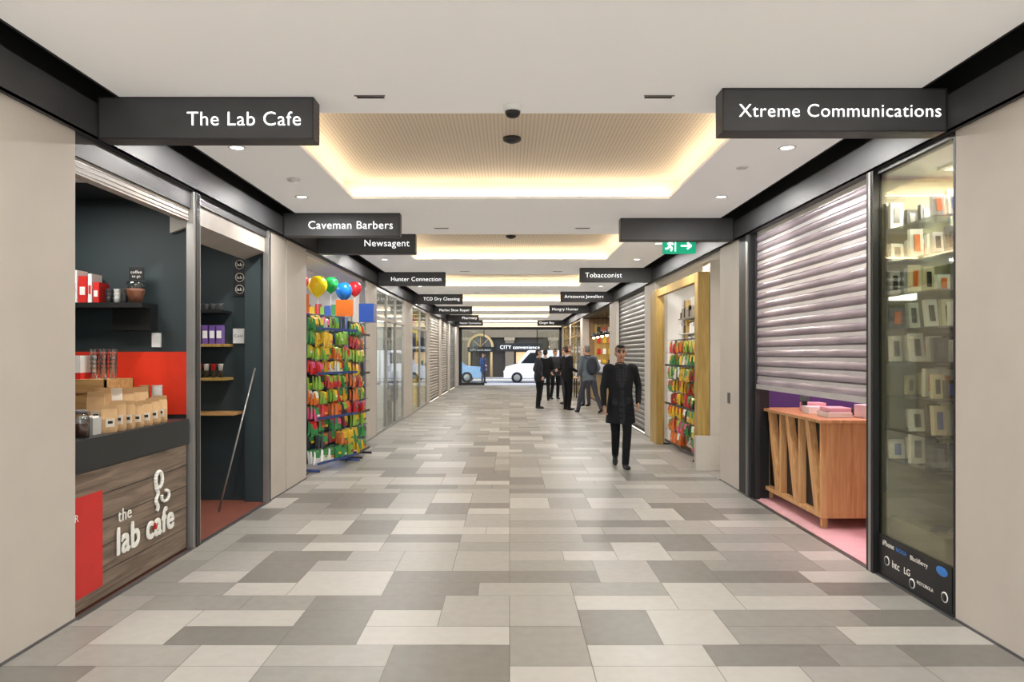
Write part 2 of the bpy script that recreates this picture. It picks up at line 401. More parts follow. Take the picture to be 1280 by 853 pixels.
b = B('wall_cafe_partition'); b.box(-5.0, XL-0.06, 6.1, 6.18, 0, 2.9, TEAL); b.box(-5.0, XL-0.075, 6.085, 6.1, 1.09, 1.62, RED); b.obj()
b = B('trim_cafe_reveal'); b.box(-2.87, XL-0.06, 7.8, 7.826, 0, 2.9, TEAL); b.obj()
b = B('cafe_counter')
b.box(-3.75, XL-0.02, 4.345, 5.9, 0.87, 1.07, CAFEBLK)
b.box(-3.7, XL-0.035, 4.36, 5.89, 0.02, 0.87, CLAD)
for k in range(5): b.box(XL-0.034, XL-0.031, 4.36, 5.89, 0.18+k*0.17, 0.184+k*0.17, BLACK)
b.box(-3.7, XL-0.06, 4.36, 5.89, 0.0, 0.02, BLACK)
REDP = mat('red_poster', (205,40,36), 0.5)
b.box(XL-0.031, XL-0.024, 4.36, 4.66, 0.10, 0.72, REDP)
b.obj()
LW = mat('logo_white', (250,248,240), 0.5)
b = B('cafe_logo_lettering')
b.text('R', (XL-0.02,4.375,0.6), (0,1,0), (0,0,1), LW, height=0.045)
b.text('the', (XL-0.018,4.92,0.51), (0,1,0), (0,0,1), LW, height=0.085)
for dz, dx in ((0,0.003),(0.007,0.0),(-0.007,0.001)): b.text('lab cafe', (XL-0.02+dx,5.23+dz*0.5,0.34+dz), (0,1,0), (0,0,1), LW, width=0.80)
def curl(pts, r, m=LW):
    for p, q in zip(pts[:-1], pts[1:]): b.cyl((XL-0.02,p[0],p[1]),(XL-0.02,q[0],q[1]),r,r,m,8)
curl([(5.40+0.05*math.cos(a),0.66+0.06*math.sin(a)) for a in [x*math.pi/8 for x in range(-5,11)]], 0.014)
curl([(5.37+0.018*math.sin(z*12),0.43+z*0.20) for z in [k/10 for k in range(11)]], 0.013)
curl([(5.50+0.06*math.cos(a),0.52+0.04*math.sin(a)) for a in [x*math.pi/8 for x in range(-9,5)]], 0.012)
b.box(XL-0.03,XL-0.012,5.335,5.36,0.30,0.35,REDP)
b.obj()

BAGW = mat('bag_label',(225,215,200),0.7)
def coffee_bag(b, x, y, z, w, h, d, rz, m):
    M = Matrix.Translation((x,y,z)) @ Matrix.Rotation(rz,4,'Z')
    rs = []
    for t, ww, dd, oy in ((0,w*.44,d*.46,0),(0.1,w*.5,d*.52,0),(0.5,w*.5,d*.46,0),(0.74,w*.5,d*.2,0.0),(0.86,w*.47,d*.05,0.0),(1.0,w*.44,d*.04,-d*0.12)):
        rs.append([M @ Vector((sx*ww, sy*dd+oy, t*h)) for sx, sy in ((-1,-1),(0,-1.15),(1,-1),(1.05,0),(1,1),(0,1.15),(-1,1),(-1.05,0))])
    b.rings(rs, m, True, False)
    c = M @ Vector((0,-d*0.56,h*0.36)); b.obox(c, (w*0.55,0.004,h*0.3), BAGW, rz)
    c = M @ Vector((0,-d*0.58,h*0.38)); b.obox(c, (w*0.3,0.004,h*0.1), BLACK, rz)
b = B('coffee_bag_pile')
ZC = 1.0705
for k in range(7):
    coffee_bag(b, XL-0.11, 4.88+k*0.12, ZC, 0.10, 0.18+0.03*R.random(), 0.065, 0.5+R.random()*0.4, KRAFT)
for k in range(5):
    coffee_bag(b, XL-0.26-0.05*R.random(), 5.0+k*0.15, ZC, 0.11, 0.27+0.03*R.random(), 0.075, 0.4+R.random()*0.3, KRAFT if k != 2 else BAGW)
b.obj()
b = B('menu_card_holder'); b.box(-2.83,-2.72,4.70,4.80,ZC,ZC+0.11,mat('grey_card',(190,190,186),0.6)); b.box(-2.82,-2.73,4.71,4.79,ZC+0.11,ZC+0.12,WHITE); b.obj()
b = B('wooden_crate')
x0,x1,y0,y1 = -3.5,-3.0,5.35,5.75
for z in (0,0.12,0.24): b.box(x0,x1,y0,y0+0.015,ZC+z,ZC+z+0.1,PLY); b.box(x0,x1,y1-0.015,y1,ZC+z,ZC+z+0.1,PLY); b.box(x0,x0+0.015,y0,y1,ZC+z,ZC+z+0.1,PLY); b.box(x1-0.015,x1,y0,y1,ZC+z,ZC+z+0.1,PLY)
b.box(x0+0.01,x1-0.01,y0+0.01,y1-0.01,ZC,ZC+0.34,PLY); b.obj()
b = B('cardboard_carton'); b.box(-3.44,-3.22,5.4,5.6,ZC+0.342,ZC+0.52,WHITE); b.box(-3.441,-3.219,5.399,5.601,ZC+0.342,ZC+0.39,REDP); b.box(-3.39,-3.28,5.396,5.4,ZC+0.42,ZC+0.49,BLACK); b.obj()
b = B('cup_stack')
for k in range(3):
    for j in range(5): b.lathe((-3.17+0.07*k,5.5,ZC+0.342+j*0.035), [(0.022,0),(0.031,0.085),(0.032,0.087)], CUP, 14)
b.obj()
b = B('paper_cup_tower')
for k in range(2):
    for j in range(7): b.lathe((-2.9+0.1*k,5.72,ZC+j*0.03), [(0.03,0),(0.04,0.1),(0.043,0.102),(0.001,0.1)], WHITE if k else KRAFT, 16)
b.obj()
JB = mat('jar_brown',(96,60,40),0.3)
b = B('glass_jar_group')
for k in range(6):
    c = (-2.72-0.125*(k%3),4.40+0.13*(k//3)+0.01*k,ZC)
    b.lathe(c, [(0.045,0.003),(0.047,0.09),(0.001,0.095)], (JB,REDP,KRAFT)[k%3], 16)
    b.lathe(c, [(0.052,0),(0.054,0.13),(0.04,0.155)], CUP, 18); b.lathe((c[0],c[1],ZC+0.155), [(0.042,0),(0.044,0.02),(0.001,0.022)], STEEL, 16)
b.obj()
b = B('cafe_wall_shelf'); b.box(-3.9,-2.98,5.84,6.098,1.98,2.02,BLACK); b.box(-3.3,-2.98,5.98,6.098,1.80,1.98,BLACK); b.obj()
b = B('shelf_goods')
zz = 2.0205
for x, w, h, m in ((-3.66,0.1,0.2,REDP),(-3.575,0.06,0.27,WHITE),(-3.50,0.07,0.22,REDP),(-3.44,0.03,0.24,WHITE),(-3.39,0.05,0.17,REDP)):
    b.box(x-w/2,x+w/2,5.9,6.05,zz,zz+h,m); b.box(x-w*0.3,x+w*0.3,5.896,5.9,zz+h*0.3,zz+h*0.6,WHITE if m is REDP else REDP)
for x in (-3.31,-3.24,-3.18):
    for j in range(3): b.lathe((x,5.95,zz+j*0.035), [(0.022,0),(0.029,0.045),(0.03,0.047),(0.001,0.045)], STEEL if x != -3.24 else WHITE, 14)
b.lathe((-3.09,5.95,zz), [(0.045,0),(0.06,0.06),(0.072,0.1),(0.07,0.12),(0.001,0.12)], mat('bowl_brown',(110,70,50),0.4), 18)
b.lathe((-3.09,5.95,zz+0.12), [(0.07,0),(0.072,0.05),(0.06,0.06)], CUP, 18)
b.box(-3.15,-3.03,5.96,5.97,zz+0.19,zz+0.3,BLACK); b.text('coffee', (-3.09,5.957,zz+0.26),(1,0,0),(0,0,1),LW,width=0.09); b.text('to go', (-3.09,5.957,zz+0.22),(1,0,0),(0,0,1),LW,width=0.07)
b.box(-3.095,-3.085,5.965,5.975,zz+0.1,zz+0.2,BLACK)
b.obj()
b = B('wall_power_outlet'); b.box(-3.02,-2.95,6.075,6.099,1.66,1.78,WHITE); b.obj()
for i, (z, m, x1) in enumerate(((2.07,BLACK,-3.05),(1.71,OAK,-3.03),(1.35,OAK,-3.03),(0.98,PLY,-2.92))):
    b = B('cafe_shelf'); b.box(-3.9,x1,7.62,7.898,z-0.03,z,m); b.obj()
b = B('cafe_shelf_goods')
for z, n, m in ((2.0705,5,mat('item_grey',(110,110,112),0.5)),(1.7105,4,mat('mug_purple',(110,80,150),0.4)),(1.3505,6,mat('cup_dark',(60,55,52),0.4))):
    for k in range(n):
        x = -3.1-0.075*k
        if z > 1.5 and z < 2: b.box(x-0.03,x+0.03,7.68,7.76,z,z+0.2,m); b.box(x-0.025,x+0.025,7.677,7.68,z+0.06,z+0.14,WHITE)
        else:
            for j in range(2 if z < 1.4 else 1): b.lathe((x,7.72,z+j*0.075), [(0.022,0),(0.03,0.065),(0.034,0.07),(0.001,0.072)], m if j == 0 else (REDP if k%2 else WHITE), 14)
b.obj()
b = B('wall_poster'); b.box(-3.02,-2.88,7.87,7.898,2.24,2.66,BLACK)
for z in (2.58,2.44,2.31): b.cyl((-2.95,7.868,z),(-2.95,7.872,z),0.05,0.05,LW,16); b.cyl((-2.95,7.866,z),(-2.95,7.87,z),0.042,0.042,BLACK,16); b.text('lab',(-2.95,7.864,z),(1,0,0),(0,0,1),LW,width=0.06)
b.obj()
b = B('cafe_price_card'); b.box(-3.02,-2.9,7.86,7.898,1.72,1.88,WHITE); b.text('Cold',(-2.96,7.858,1.8),(1,0,0),(0,0,1),BLACK,width=0.09); b.obj()
b = B('broom_handle'); b.cyl((-2.95,7.3,0.0),(-2.75,7.78,1.45),0.009,0.009,ALU,10); b.obj()

# ---------------------------------------------------------------- newsagent
def rack(nm, x0, y0, x1, y1, ztop, rows, cols, pal, wire, zb=0.12, back=True):
    b = B(nm); d = Vector((x1-x0, y1-y0)); L = d.length; d.normalize(); n = Vector((-d.y, d.x))
    if n.x*(-x0) < 0: n = -n
    def P(t, o): return (x0+d.x*t+n.x*o, y0+d.y*t+n.y*o)
    rz = math.atan2(d.y, d.x)
    for t in (0, L):
        p = P(t, 0); b.cyl((p[0],p[1],0),(p[0],p[1],ztop),0.016,0.016,wire,8)
        q0 = P(t,-0.18); q1 = P(t,0.22); b.cyl((q0[0],q0[1],0.03),(q1[0],q1[1],0.03),0.018,0.018,wire,8)
    nw = int(L/0.06)
    for j in range(nw+1):
        p = P(L*j/nw, -0.01); b.cyl((p[0],p[1],zb),(p[0],p[1],ztop),0.003,0.003,wire,5)
    hh = (ztop-zb)/rows
    for j in range(rows+1):
        z = zb+hh*j; p = P(0,0); q = P(L,0); b.cyl((p[0],p[1],z),(q[0],q[1],z),0.006,0.006,wire,6)
        if j % 3 == 0: c = P(L/2,0.19); b.obox((c[0],c[1],z+0.0),(L,0.006,0.035),wire,rz)
    if back: c = P(L/2,-0.03); b.obox((c[0],c[1],(ztop+zb)/2),(L,0.01,ztop-zb),mat('rack_back',(60,62,70),0.6),rz)
    for j in range(rows):
        c2 = cols if j >= rows*0.4 else max(2, int(cols*0.7))
        ww = L/c2; m0 = R.choice(pal); m1 = R.choice(pal)
        for i in range(c2):
            if R.random() < 0.6: m0 = R.choice(pal); m1 = R.choice(pal)
            if R.random() < 0.08: continue
            n_ = R.choice([1,2,3,3])
            for q in range(n_):
                p = P((i+0.5)*ww+R.uniform(-0.01,0.01), 0.02+0.05*q)
                zc = zb+(j+0.42)*hh+R.uniform(-0.025,0.015)-0.008*q
                b.packet((p[0],p[1],zc), ww*R.uniform(0.62,0.88), hh*R.uniform(0.82,1.02), R.uniform(0.02,0.035), m0, (n.x,n.y), m1, R.uniform(-0.15,0.15))
            b.obox((p[0]+n.x*0.037,p[1]+n.y*0.037,zc-hh*0.05),(ww*0.36,0.003,hh*0.14),R.choice(pal),rz)
            h0 = P((i+0.5)*ww,0); h1 = P((i+0.5)*ww,0.2); b.cyl((h0[0],h0[1],zb+(j+0.93)*hh),(h1[0],h1[1],zb+(j+0.95)*hh),0.003,0.003,STEEL,5)
    return b.obj()
BLUEW = mat('wire_blue',(40,66,130),0.4)
FLASH = [PAL[i] for i in (0,1,3,3,4,0,1,10,4,11,3,5,8,1,10,7)]
rack('snack_display_rack', -2.76, 9.72, -2.44, 10.75, 2.15, 10, 9, FLASH, BLUEW)
rack('snack_display_rack', -2.46, 10.95, -2.42, 11.5, 2.1, 10, 4, FLASH, mat('wire_black',(25,25,28),0.4))
rack('magazine_display_rack', -3.5, 11.0, -3.2, 11.9, 2.1, 7, 4, PAL, BLUEW)
b = B('newsagent_stocked_shelving')
b.box(-4.9,-2.9,13.12,13.19,0,2.3,SHW)
for j in range(8):
    z = 0.1+j*0.31; b.box(-4.9,-2.9,12.95,13.12,z,z+0.02,SHW)
    x = -4.85
    while x < -2.95:
        w = R.uniform(0.06,0.14); b.box(x,x+w*0.92,12.97,13.1,z+0.021,z+0.021+R.uniform(0.15,0.26),R.choice(PAL)); x += w
b.obj()
b = B('orange_promo_board'); b.box(-2.9,-2.66,9.55,9.57,2.16,2.40,PAL[4]); b.cyl((-2.78,9.56,0.0),(-2.78,9.56,2.2),0.008,0.008,STEEL,8); b.box(-2.88,-2.68,9.5,9.62,0,0.015,STEEL); b.obj()
b = B('orange_header_board'); b.box(-2.62,-2.36,10.84,10.86,2.17,2.42,PAL[4]); b.cyl((-2.49,10.85,0.0),(-2.49,10.85,2.2),0.008,0.008,STEEL,8); b.box(-2.56,-2.44,10.82,10.88,0,0.015,STEEL); b.obj()
b = B('blue_promo_board'); b.box(-2.44,-2.2,11.65,11.9,2.12,2.42,PAL[2]); b.cyl((-2.38,11.76,0.0),(-2.38,11.76,2.2),0.01,0.01,STEEL,8); b.box(-2.5,-2.28,11.66,11.86,0,0.015,STEEL); b.obj()
for (x,y,z,m,r) in ((-2.72,10.2,2.57,mat('balloon_yellow',(245,225,30),0.2),0.14),(-2.52,10.95,2.56,mat('balloon_blue',(30,120,215),0.2),0.13),(-2.62,10.55,2.62,mat('balloon_green',(40,170,90),0.2),0.11),(-2.45,11.4,2.64,mat('balloon_red',(220,50,60),0.2),0.11),(-2.86,9.9,2.6,mat('balloon_red',(220,50,60),0.2),0.1)):
    b = B('balloon'); b.lathe((x,y,z), [(r*a,r*h) for a,h in ((0.03,-1.32),(0.1,-1.27),(0.05,-1.2),(0.35,-1.0),(0.68,-0.7),(0.9,-0.3),(0.98,0.05),(0.93,0.4),(0.75,0.72),(0.45,0.93),(0.15,1.01),(0.01,1.02))], m, 24)
    b.cyl((x,y,z-r*1.3),(x,y+0.02,2.155),0.003,0.003,WHITE,6); b.obj()
LITB = mat('fridge_lightbox',(170,190,255),0.4,emit=1.6)
b = B('drinks_fridge'); b.box(-3.15,-2.68,12.3,12.9,0,2.1,mat('fridge_blue',(60,70,160),0.4)); b.box(-3.1,-2.73,12.29,12.3,0.2,1.75,LITB); b.box(-3.1,-2.73,12.285,12.3,1.8,2.05,PAL[2])
for j in range(5):
    for i in range(5): b.cyl((-3.06+i*0.07,12.27,0.3+j*0.28),(-3.06+i*0.07,12.27,0.48+j*0.28),0.025,0.025,R.choice(PAL),10)
b.obj()
b = B('door_frame_post'); b.box(XL-0.06,XL,13.0,13.09,0,2.94,STEEL); b.obj()

# ---------------------------------------------------------------- glazed fronts
def glazed(nm, xw, sx, ya, yb_, n, fm=ALU, zt=2.93):
    b = B(nm); w = (yb_-ya)/n
    for i in range(n+1):
        y = ya+i*w; b.box(xw-sx*0.0, xw+sx*0.06, y-0.03, y+0.03, 0, zt, fm)
    for z in (0.0, 2.3, zt-0.06): b.box(xw, xw+sx*0.05, ya, yb_, z, z+0.06, fm)
    b.box(xw+sx*0.025, xw+sx*0.03, ya, yb_, 0.06, zt-0.06, GLASS)
    return b.obj()
glazed('window_barber', XL, -1, 14.13, 17.77, 3)
b = B('hair_price_banner'); b.box(XL-0.12,XL-0.1,15.6,16.55,0.0,2.45,BLACK)
for k, t in enumerate(('SALE','$26','$36','$79','$99')): b.text(t,(XL-0.097,16.07,2.2-0.38*k),(0,1,0),(0,0,1),LW,width=0.55)
b.obj()
b = B('barber_poster'); b.box(XL-0.12,XL-0.1,16.7,17.5,0.5,1.2,mat('poster_grey',(80,80,84),0.5)); b.box(XL-0.125,XL-0.12,16.7,16.74,0,1.2,STEEL); b.box(XL-0.125,XL-0.12,17.46,17.5,0,1.2,STEEL); b.ell((XL-0.1,17.1,0.85),(0.005,0.2,0.25),mat('poster_face',(200,160,130),0.6),16,10); b.obj()
b = B('barber_chair'); y = 15.0
b.cyl((-3.9,y,0),(-3.9,y,0.06),0.26,0.22,STEEL,20); b.cyl((-3.9,y,0.06),(-3.9,y,0.5),0.05,0.05,STEEL,12); b.box(-4.15,-3.65,y-0.26,y+0.26,0.5,0.62,PAL[0]); b.box(-4.2,-4.1,y-0.25,y+0.25,0.62,1.2,PAL[0]); b.box(-4.1,-3.7,y-0.31,y-0.26,0.66,0.72,BLACK); b.box(-4.1,-3.7,y+0.26,y+0.31,0.66,0.72,BLACK)
b.obj(bevel=0.02)
glazed('window_drycleaner', XL, -1, 19.33, 22.77, 2)
b = B('window_poster_set'); b.box(XL-0.1,XL-0.08,19.5,20.7,0.9,2.2,PAL[2]); b.box(XL-0.1,XL-0.08,20.9,21.7,0.0,2.0,PAL[1]); b.box(XL-0.1,XL-0.08,21.8,22.6,0.8,2.3,mat('poster_blue2',(40,80,150),0.5)); b.box(XL-0.1,XL-0.08,19.5,20.7,2.35,2.6,PAL[0]); b.obj()
def shutter(nm, xw, sx, ya, yb_, z0, z1, ma, mb, pitch=0.1, off=0.1, flat=False, ml=None):
    b = B(nm); x = xw+sx*off; n = int(round((z1-z0)/pitch)); pitch = (z1-z0)/n
    for k in range(n):
        a = z0+k*pitch
        if flat:
            prof = [(x, a), (x-sx*0.009, a+pitch*0.1), (x-sx*0.012, a+pitch*0.3), (x-sx*0.009, a+pitch*0.52), (x-sx*0.003, a+pitch*0.56)]
        else:
            prof = [(x, a), (x-sx*0.016, a+pitch*0.2), (x-sx*0.022, a+pitch*0.5), (x-sx*0.016, a+pitch*0.8), (x, a+pitch*0.84)]
        vs = [(p[0],ya,p[1]) for p in prof]+[(p[0],yb_,p[1]) for p in prof]; m = len(prof)
        b.add(vs, [(i,i+1,m+i+1,m+i) for i in range(m-1)], ma, True)
        if flat:
            b.box(x-sx*0.006, x+sx*0.004, ya, yb_, a+pitch*0.56, a+pitch*0.86, ml); b.box(x-sx*0.002, x+sx*0.004, ya, yb_, a+pitch*0.86, a+pitch, mb)
        else: b.box(x-sx*0.002, x+sx*0.006, ya, yb_, a+pitch*0.84, a+pitch, mb)
    b.box(x-sx*0.02, x+sx*0.02, ya, yb_, z0-0.05, z0, ml or mb)
    b.box(x-sx*0.03, x+sx*0.02, ya-0.0, ya+0.04, 0, z1, DARK); b.box(x-sx*0.03, x+sx*0.02, yb_-0.04, yb_, 0, z1, DARK)
    return b.obj()
GSH = mat('shutter_grey',(146,144,142),0.4,0.5); GSD = mat('shutter_joint',(70,69,68),0.5,0.3)
WSH = mat('shutter_cream',(184,176,164),0.5)
shutter('roller_shutter_door', XL, -1, 23.62, 27.18, 0.05, 2.94, WSH, GSD)
shutter('roller_shutter_door', XL, -1, 27.82, 30.98, 0.05, 2.94, WSH, GSD)
shutter('roller_shutter_door', XL, -1, 31.62, 34.88, 0.05, 2.94, GSH, GSD)
shutter('roller_shutter_door', XR, 1, 14.32, 18.08, 0.05, 2.94, GSH, GSD)

# ---------------------------------------------------------------- RIGHT: phone shop
MAUV = mat('shutter_polycarbonate_glow',(158,147,152),0.2,0.3,var=0.28,scale=1.8,emit=0.09,ecol=(200,165,188),stretch=(1,1,2.0))  # faint emission painted in as purple-pink glow of the translucent slats
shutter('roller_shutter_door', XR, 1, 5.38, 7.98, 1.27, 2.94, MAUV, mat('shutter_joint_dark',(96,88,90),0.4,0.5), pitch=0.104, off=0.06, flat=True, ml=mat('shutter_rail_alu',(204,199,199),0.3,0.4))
b = B('shutter_lock'); b.box(XR+0.02,XR+0.05,6.55,6.7,1.17,1.215,STEEL); b.box(XR+0.01,XR+0.05,6.6,6.64,1.13,1.17,DARK); b.obj()
b = B('door_frame_jamb'); b.box(XR-0.005,XR+0.2,7.99,8.395,0,2.94,BLACK); b.box(XR-0.02,XR+0.02,8.05,8.12,0,2.94,STEEL); b.obj()
b = B('window_frame_display'); b.box(XR-0.03,XR+0.035,5.25,5.35,0,2.94,BLACK); b.box(XR-0.035,XR-0.03,5.28,5.31,0,2.94,ALU)
b.box(XR,XR+0.05,4.33,4.35,0,2.93,BLACK); b.box(XR,XR+0.035,4.35,5.25,2.91,2.94,BLACK); b.box(XR,XR+0.035,4.35,5.25,0,0.02,BLACK)
b.box(XR+0.012,XR+0.02,4.35,5.25,0.02,2.91,glassmat('display_glass',(0.95,0.95,0.86),0.05,0.4)); b.obj()
b = B('window_logo_decal'); b.box(XR+0.004,XR+0.011,4.37,5.235,0.021,0.3,BLACK)
xd, yd = (0,-1,0), (0,0,1); LBL = mat('logo_blue',(60,130,210),0.5)
for t, y, z, w in (('iPhone',5.1,0.25,0.15),('NOKIA',4.93,0.245,0.13),('BlackBerry',4.72,0.235,0.2),('htc',5.0,0.13,0.09),('LG',4.86,0.13,0.07),('MOTOROLA',4.65,0.1,0.18)):
    b.text(t,(XR+0.002,y,z),xd,yd,LW if t != 'NOKIA' else LBL,width=w)
b.ell((XR+0.003,4.47,0.25),(0.003,0.06,0.03),LBL,16,8)
for y, z in ((5.12,0.13),(4.8,0.07),(4.44,0.1)):
    b.cyl((XR+0.001,y,z),(XR+0.004,y,z),0.033,0.033,LW,20); b.cyl((XR-0.001,y,z),(XR+0.002,y,z),0.026,0.026,BLACK,20)
b.obj()
OLV = mat('display_back',(142,136,112),0.5)
b = B('phone_accessory_display'); b.box(XR+0.04,4.6,5.27,5.3,0,2.88,OLV)
SG = glassmat('shelf_glass',(0.9,0.95,0.92),0.12,0.7)
bxs = [WHITE,WHITE,WHITE,mat('box_grey',(120,120,122),0.4),BLACK,mat('box_silver',(180,180,185),0.4),WHITE,mat('box_cream',(220,210,180),0.5),mat('box_slate',(70,76,88),0.4)]
for x in (XR+0.06,XR+0.62): b.box(x,x+0.015,5.24,5.27,0.6,2.7,ALU)
for z in (2.50,2.26,2.02,1.78,1.54,1.30,1.06,0.84):
    b.box(XR+0.06,3.9,4.62,5.26,z-0.008,z,SG); b.box(XR+0.06,3.9,4.61,4.62,z-0.009,z+0.001,ALU)
    for yy, xs in ((4.72,XR+0.08),(4.97,XR+0.07),(5.2,XR+0.055)):
        x = xs
        while x < 3.7:
            w = R.uniform(0.07,0.12); h = R.uniform(0.12,0.2); m = R.choice(bxs); tilt = R.uniform(-0.22,0.02)
            if R.random() < 0.85:
                b.obox((x+w/2,yy,z+h/2+0.008),(w*0.85,0.035,h),m,R.uniform(-0.15,0.15),tilt)
                b.obox((x+w/2,yy-0.02,z+h/2+0.008),(w*0.38,0.006,h*0.6),R.choice([BLACK,BLACK,STEEL,STEEL,PAL[2],PAL[4]]),0,tilt)
            x += w+0.012
b.box(XR+0.1,4.0,4.6,5.26,0.0,0.42,mat('display_base',(150,148,128),0.5))
for k in range(6): b.obox((XR+0.2+0.2*k,4.8,0.43),(0.15,0.1,0.02),R.choice([BLACK,WHITE,STEEL]),R.random())
b.obj()
PLYL = woodmat('counter_plywood', (196,142,90), (222,176,122), 0.45, 'Z')
b = B('wooden_service_counter')
x0,x1,y0,y1 = 2.84,3.9,6.57,8.1
b.box(x0-0.02,x1,y0-0.03,y1+0.02,0.97,1.0,PLYL)
b.box(x0,x1,y0,y1,0.1,0.14,PLYL)
for x in (x0+0.04,x1-0.1):
    for y in (y0+0.06,y1-0.1): b.box(x,x+0.05,y,y+0.05,0.0,0.1,PLYL)
b.box(x0,x1,y0,y0+0.025,0.14,0.97,PLYL); b.box(x0,x1,y1-0.025,y1,0.14,0.97,PLYL)
b.box(x0+0.07,x0+0.09,y0+0.025,y1-0.025,0.14,0.969,BLACK)  # black sheet stands in for the darkness of the open gaps
L = (y1-y0-0.05)/3
for k in range(3):
    ya = y0+0.025+k*L
    b.prism([(ya+0.02,0.14),(ya+0.12,0.14),(ya+L*0.68,0.965),(ya+L*0.52,0.965)], 'X', x0, x0+0.07, PLYL)
    b.prism([(ya+L-0.03,0.14),(ya+L-0.002,0.14),(ya+L-0.002,0.965),(ya+L-0.03,0.965)], 'X', x0, x0+0.07, PLYL)
b.obj(bevel=0.002)
b = B('counter_box_stack'); PBX = mat('pink_box',(240,190,198),0.5)
for (x,y,z,w,d,h,m) in ((3.0,6.75,0,0.22,0.3,0.05,WHITE),(3.02,6.77,0.052,0.2,0.26,0.04,PBX),(3.3,6.7,0,0.2,0.2,0.12,WHITE),(3.0,7.2,0,0.18,0.2,0.07,WHITE),(3.1,7.5,0,0.2,0.2,0.09,PBX),(3.35,7.0,0,0.25,0.3,0.06,BLACK),(3.6,6.7,0,0.16,0.2,0.17,WHITE)):
    b.obox((x+w/2,y+d/2,1.0015+z+h/2),(w,d,h),m,R.uniform(-0.1,0.1))
b.obj(bevel=0.003)
b = B('shop_back_shelving'); b.box(4.9,5.3,5.6,8.3,0,2.2,mat('purple_unit',(120,80,165),0.5))
for z in (0.6,1.1,1.6): b.box(4.6,4.9,5.6,8.3,z,z+0.03,SHW)
b.obj()
b = B('wall_switch_plate'); b.box(XR-0.008,XR-0.001,8.75,8.84,1.0,1.13,STEEL); b.obj()

# ---------------------------------------------------------------- tobacconist
b = B('shopfront_pillar'); b.box(2.79,3.25,10.02,10.4,0.0,2.9,BEIGE); b.obj(bevel=0.004)
b = B('shopfront_plinth'); b.box(2.56,3.0,9.9,10.0,0,0.47,BEIGE); b.obj()
b = B('oak_door_frame'); b.box(2.62,2.78,10.02,10.2,0.0,2.75,OAK); b.box(2.62,2.7,10.2,12.75,2.62,2.75,OAK); b.box(2.6,2.74,12.75,13.3,0,2.75,OAK); b.obj(bevel=0.004)
b = B('confectionery_shelving')
for j in range(9):
    z = 0.12+j*0.26
    b.box(2.98,3.2,10.45,12.72,z,z+0.02,SHW); y = 10.47
    while y < 12.65:
        w = R.uniform(0.05,0.16); h = R.uniform(0.1,0.2)
        m = R.choice(FLASH) if j < 6 else R.choice([WHITE,SHW,BLACK,OAK,WHITE])
        b.box(3.0,3.15,y,min(12.7,y+w*0.9),z+0.021,z+0.021+h,m); y += w
b.box(3.2,3.22,10.45,12.72,0,2.6,SHW); b.obj()
b = B('tobacconist_display'); b.box(3.25,4.9,13.3,13.38,0,2.6,OAK)
for z in (1.0,1.4,1.8,2.2):
    x = 3.3
    while x < 4.8: b.box(x,x+0.09,13.24,13.3,z,z+0.22,R.choice([WHITE,PAL[1],PAL[4],BLACK])); x += 0.12
b.obj()
rack('snack_display_rack', 2.92, 10.6, 2.92, 12.65, 1.85, 8, 14, FLASH, mat('wire_black',(25,25,28),0.4), zb=0.1, back=False)

# ---------------------------------------------------------------- food shop
b = B('food_shop_counter'); b.box(2.9,3.5,20.0,26.0,0.06,0.95,OAK); b.box(2.85,3.55,19.95,26.05,0.95,1.0,BLACK); b.box(2.95,3.45,20.0,26.0,0,0.06,BLACK); b.box(2.95,3.3,20.3,25.5,1.0,1.32,CUP); b.obj()
b = B('food_shop_back_bar'); b.box(5.1,5.2,19.8,26,0.0,2.6,BLACK)
for k in range(6):
    for j in range(5): b.box(5.09,5.1,20.0+k,20.7+k,1.8+j*0.15,1.84+j*0.15,LW)
b.box(4.9,5.1,20,26,0.0,1.6,PLY); b.obj()
BULB = mat('pendant_glow',(255,228,185),0.5,emit=9)
for k in range(6):
    y = 19.9+k*1.15; b = B('pendant_lamp'); b.cyl((3.0,y,2.35),(3.0,y,2.9),0.006,0.006,BLACK,6)
    b.lathe((3.0,y,2.2), [(0.11,0),(0.09,0.08),(0.04,0.15),(0.02,0.17)], BLACK, 16); b.ell((3.0,y,2.19),(0.05,0.05,0.05),BULB,12,8); b.obj()
b = B('food_shop_sidewall'); b.box(3.1,4.9,26.3,26.5,0,2.7,OAK)
for z in (1.2,1.6,2.0,2.4):
    for x in range(8): b.box(3.2+x*0.2,3.32+x*0.2,26.25,26.3,z,z+0.2,R.choice([PAL[1],PAL[0],WHITE,BLACK,PAL[4]]))
b.obj()
glazed('window_gift_shop', XR, 1, 27.32, 31.48, 3, OAK)
glazed('window_florist', XR, 1, 32.22, 35.78, 3, OAK)
b = B('wood_bench_table'); b.box(2.05,2.5,26.3,27.3,0.7,0.74,OAK)
for x in (2.08,2.43):
    for y in (26.34,27.22): b.box(x,x+0.04,y,y+0.04,0,0.7,BLACK)
b.obj()

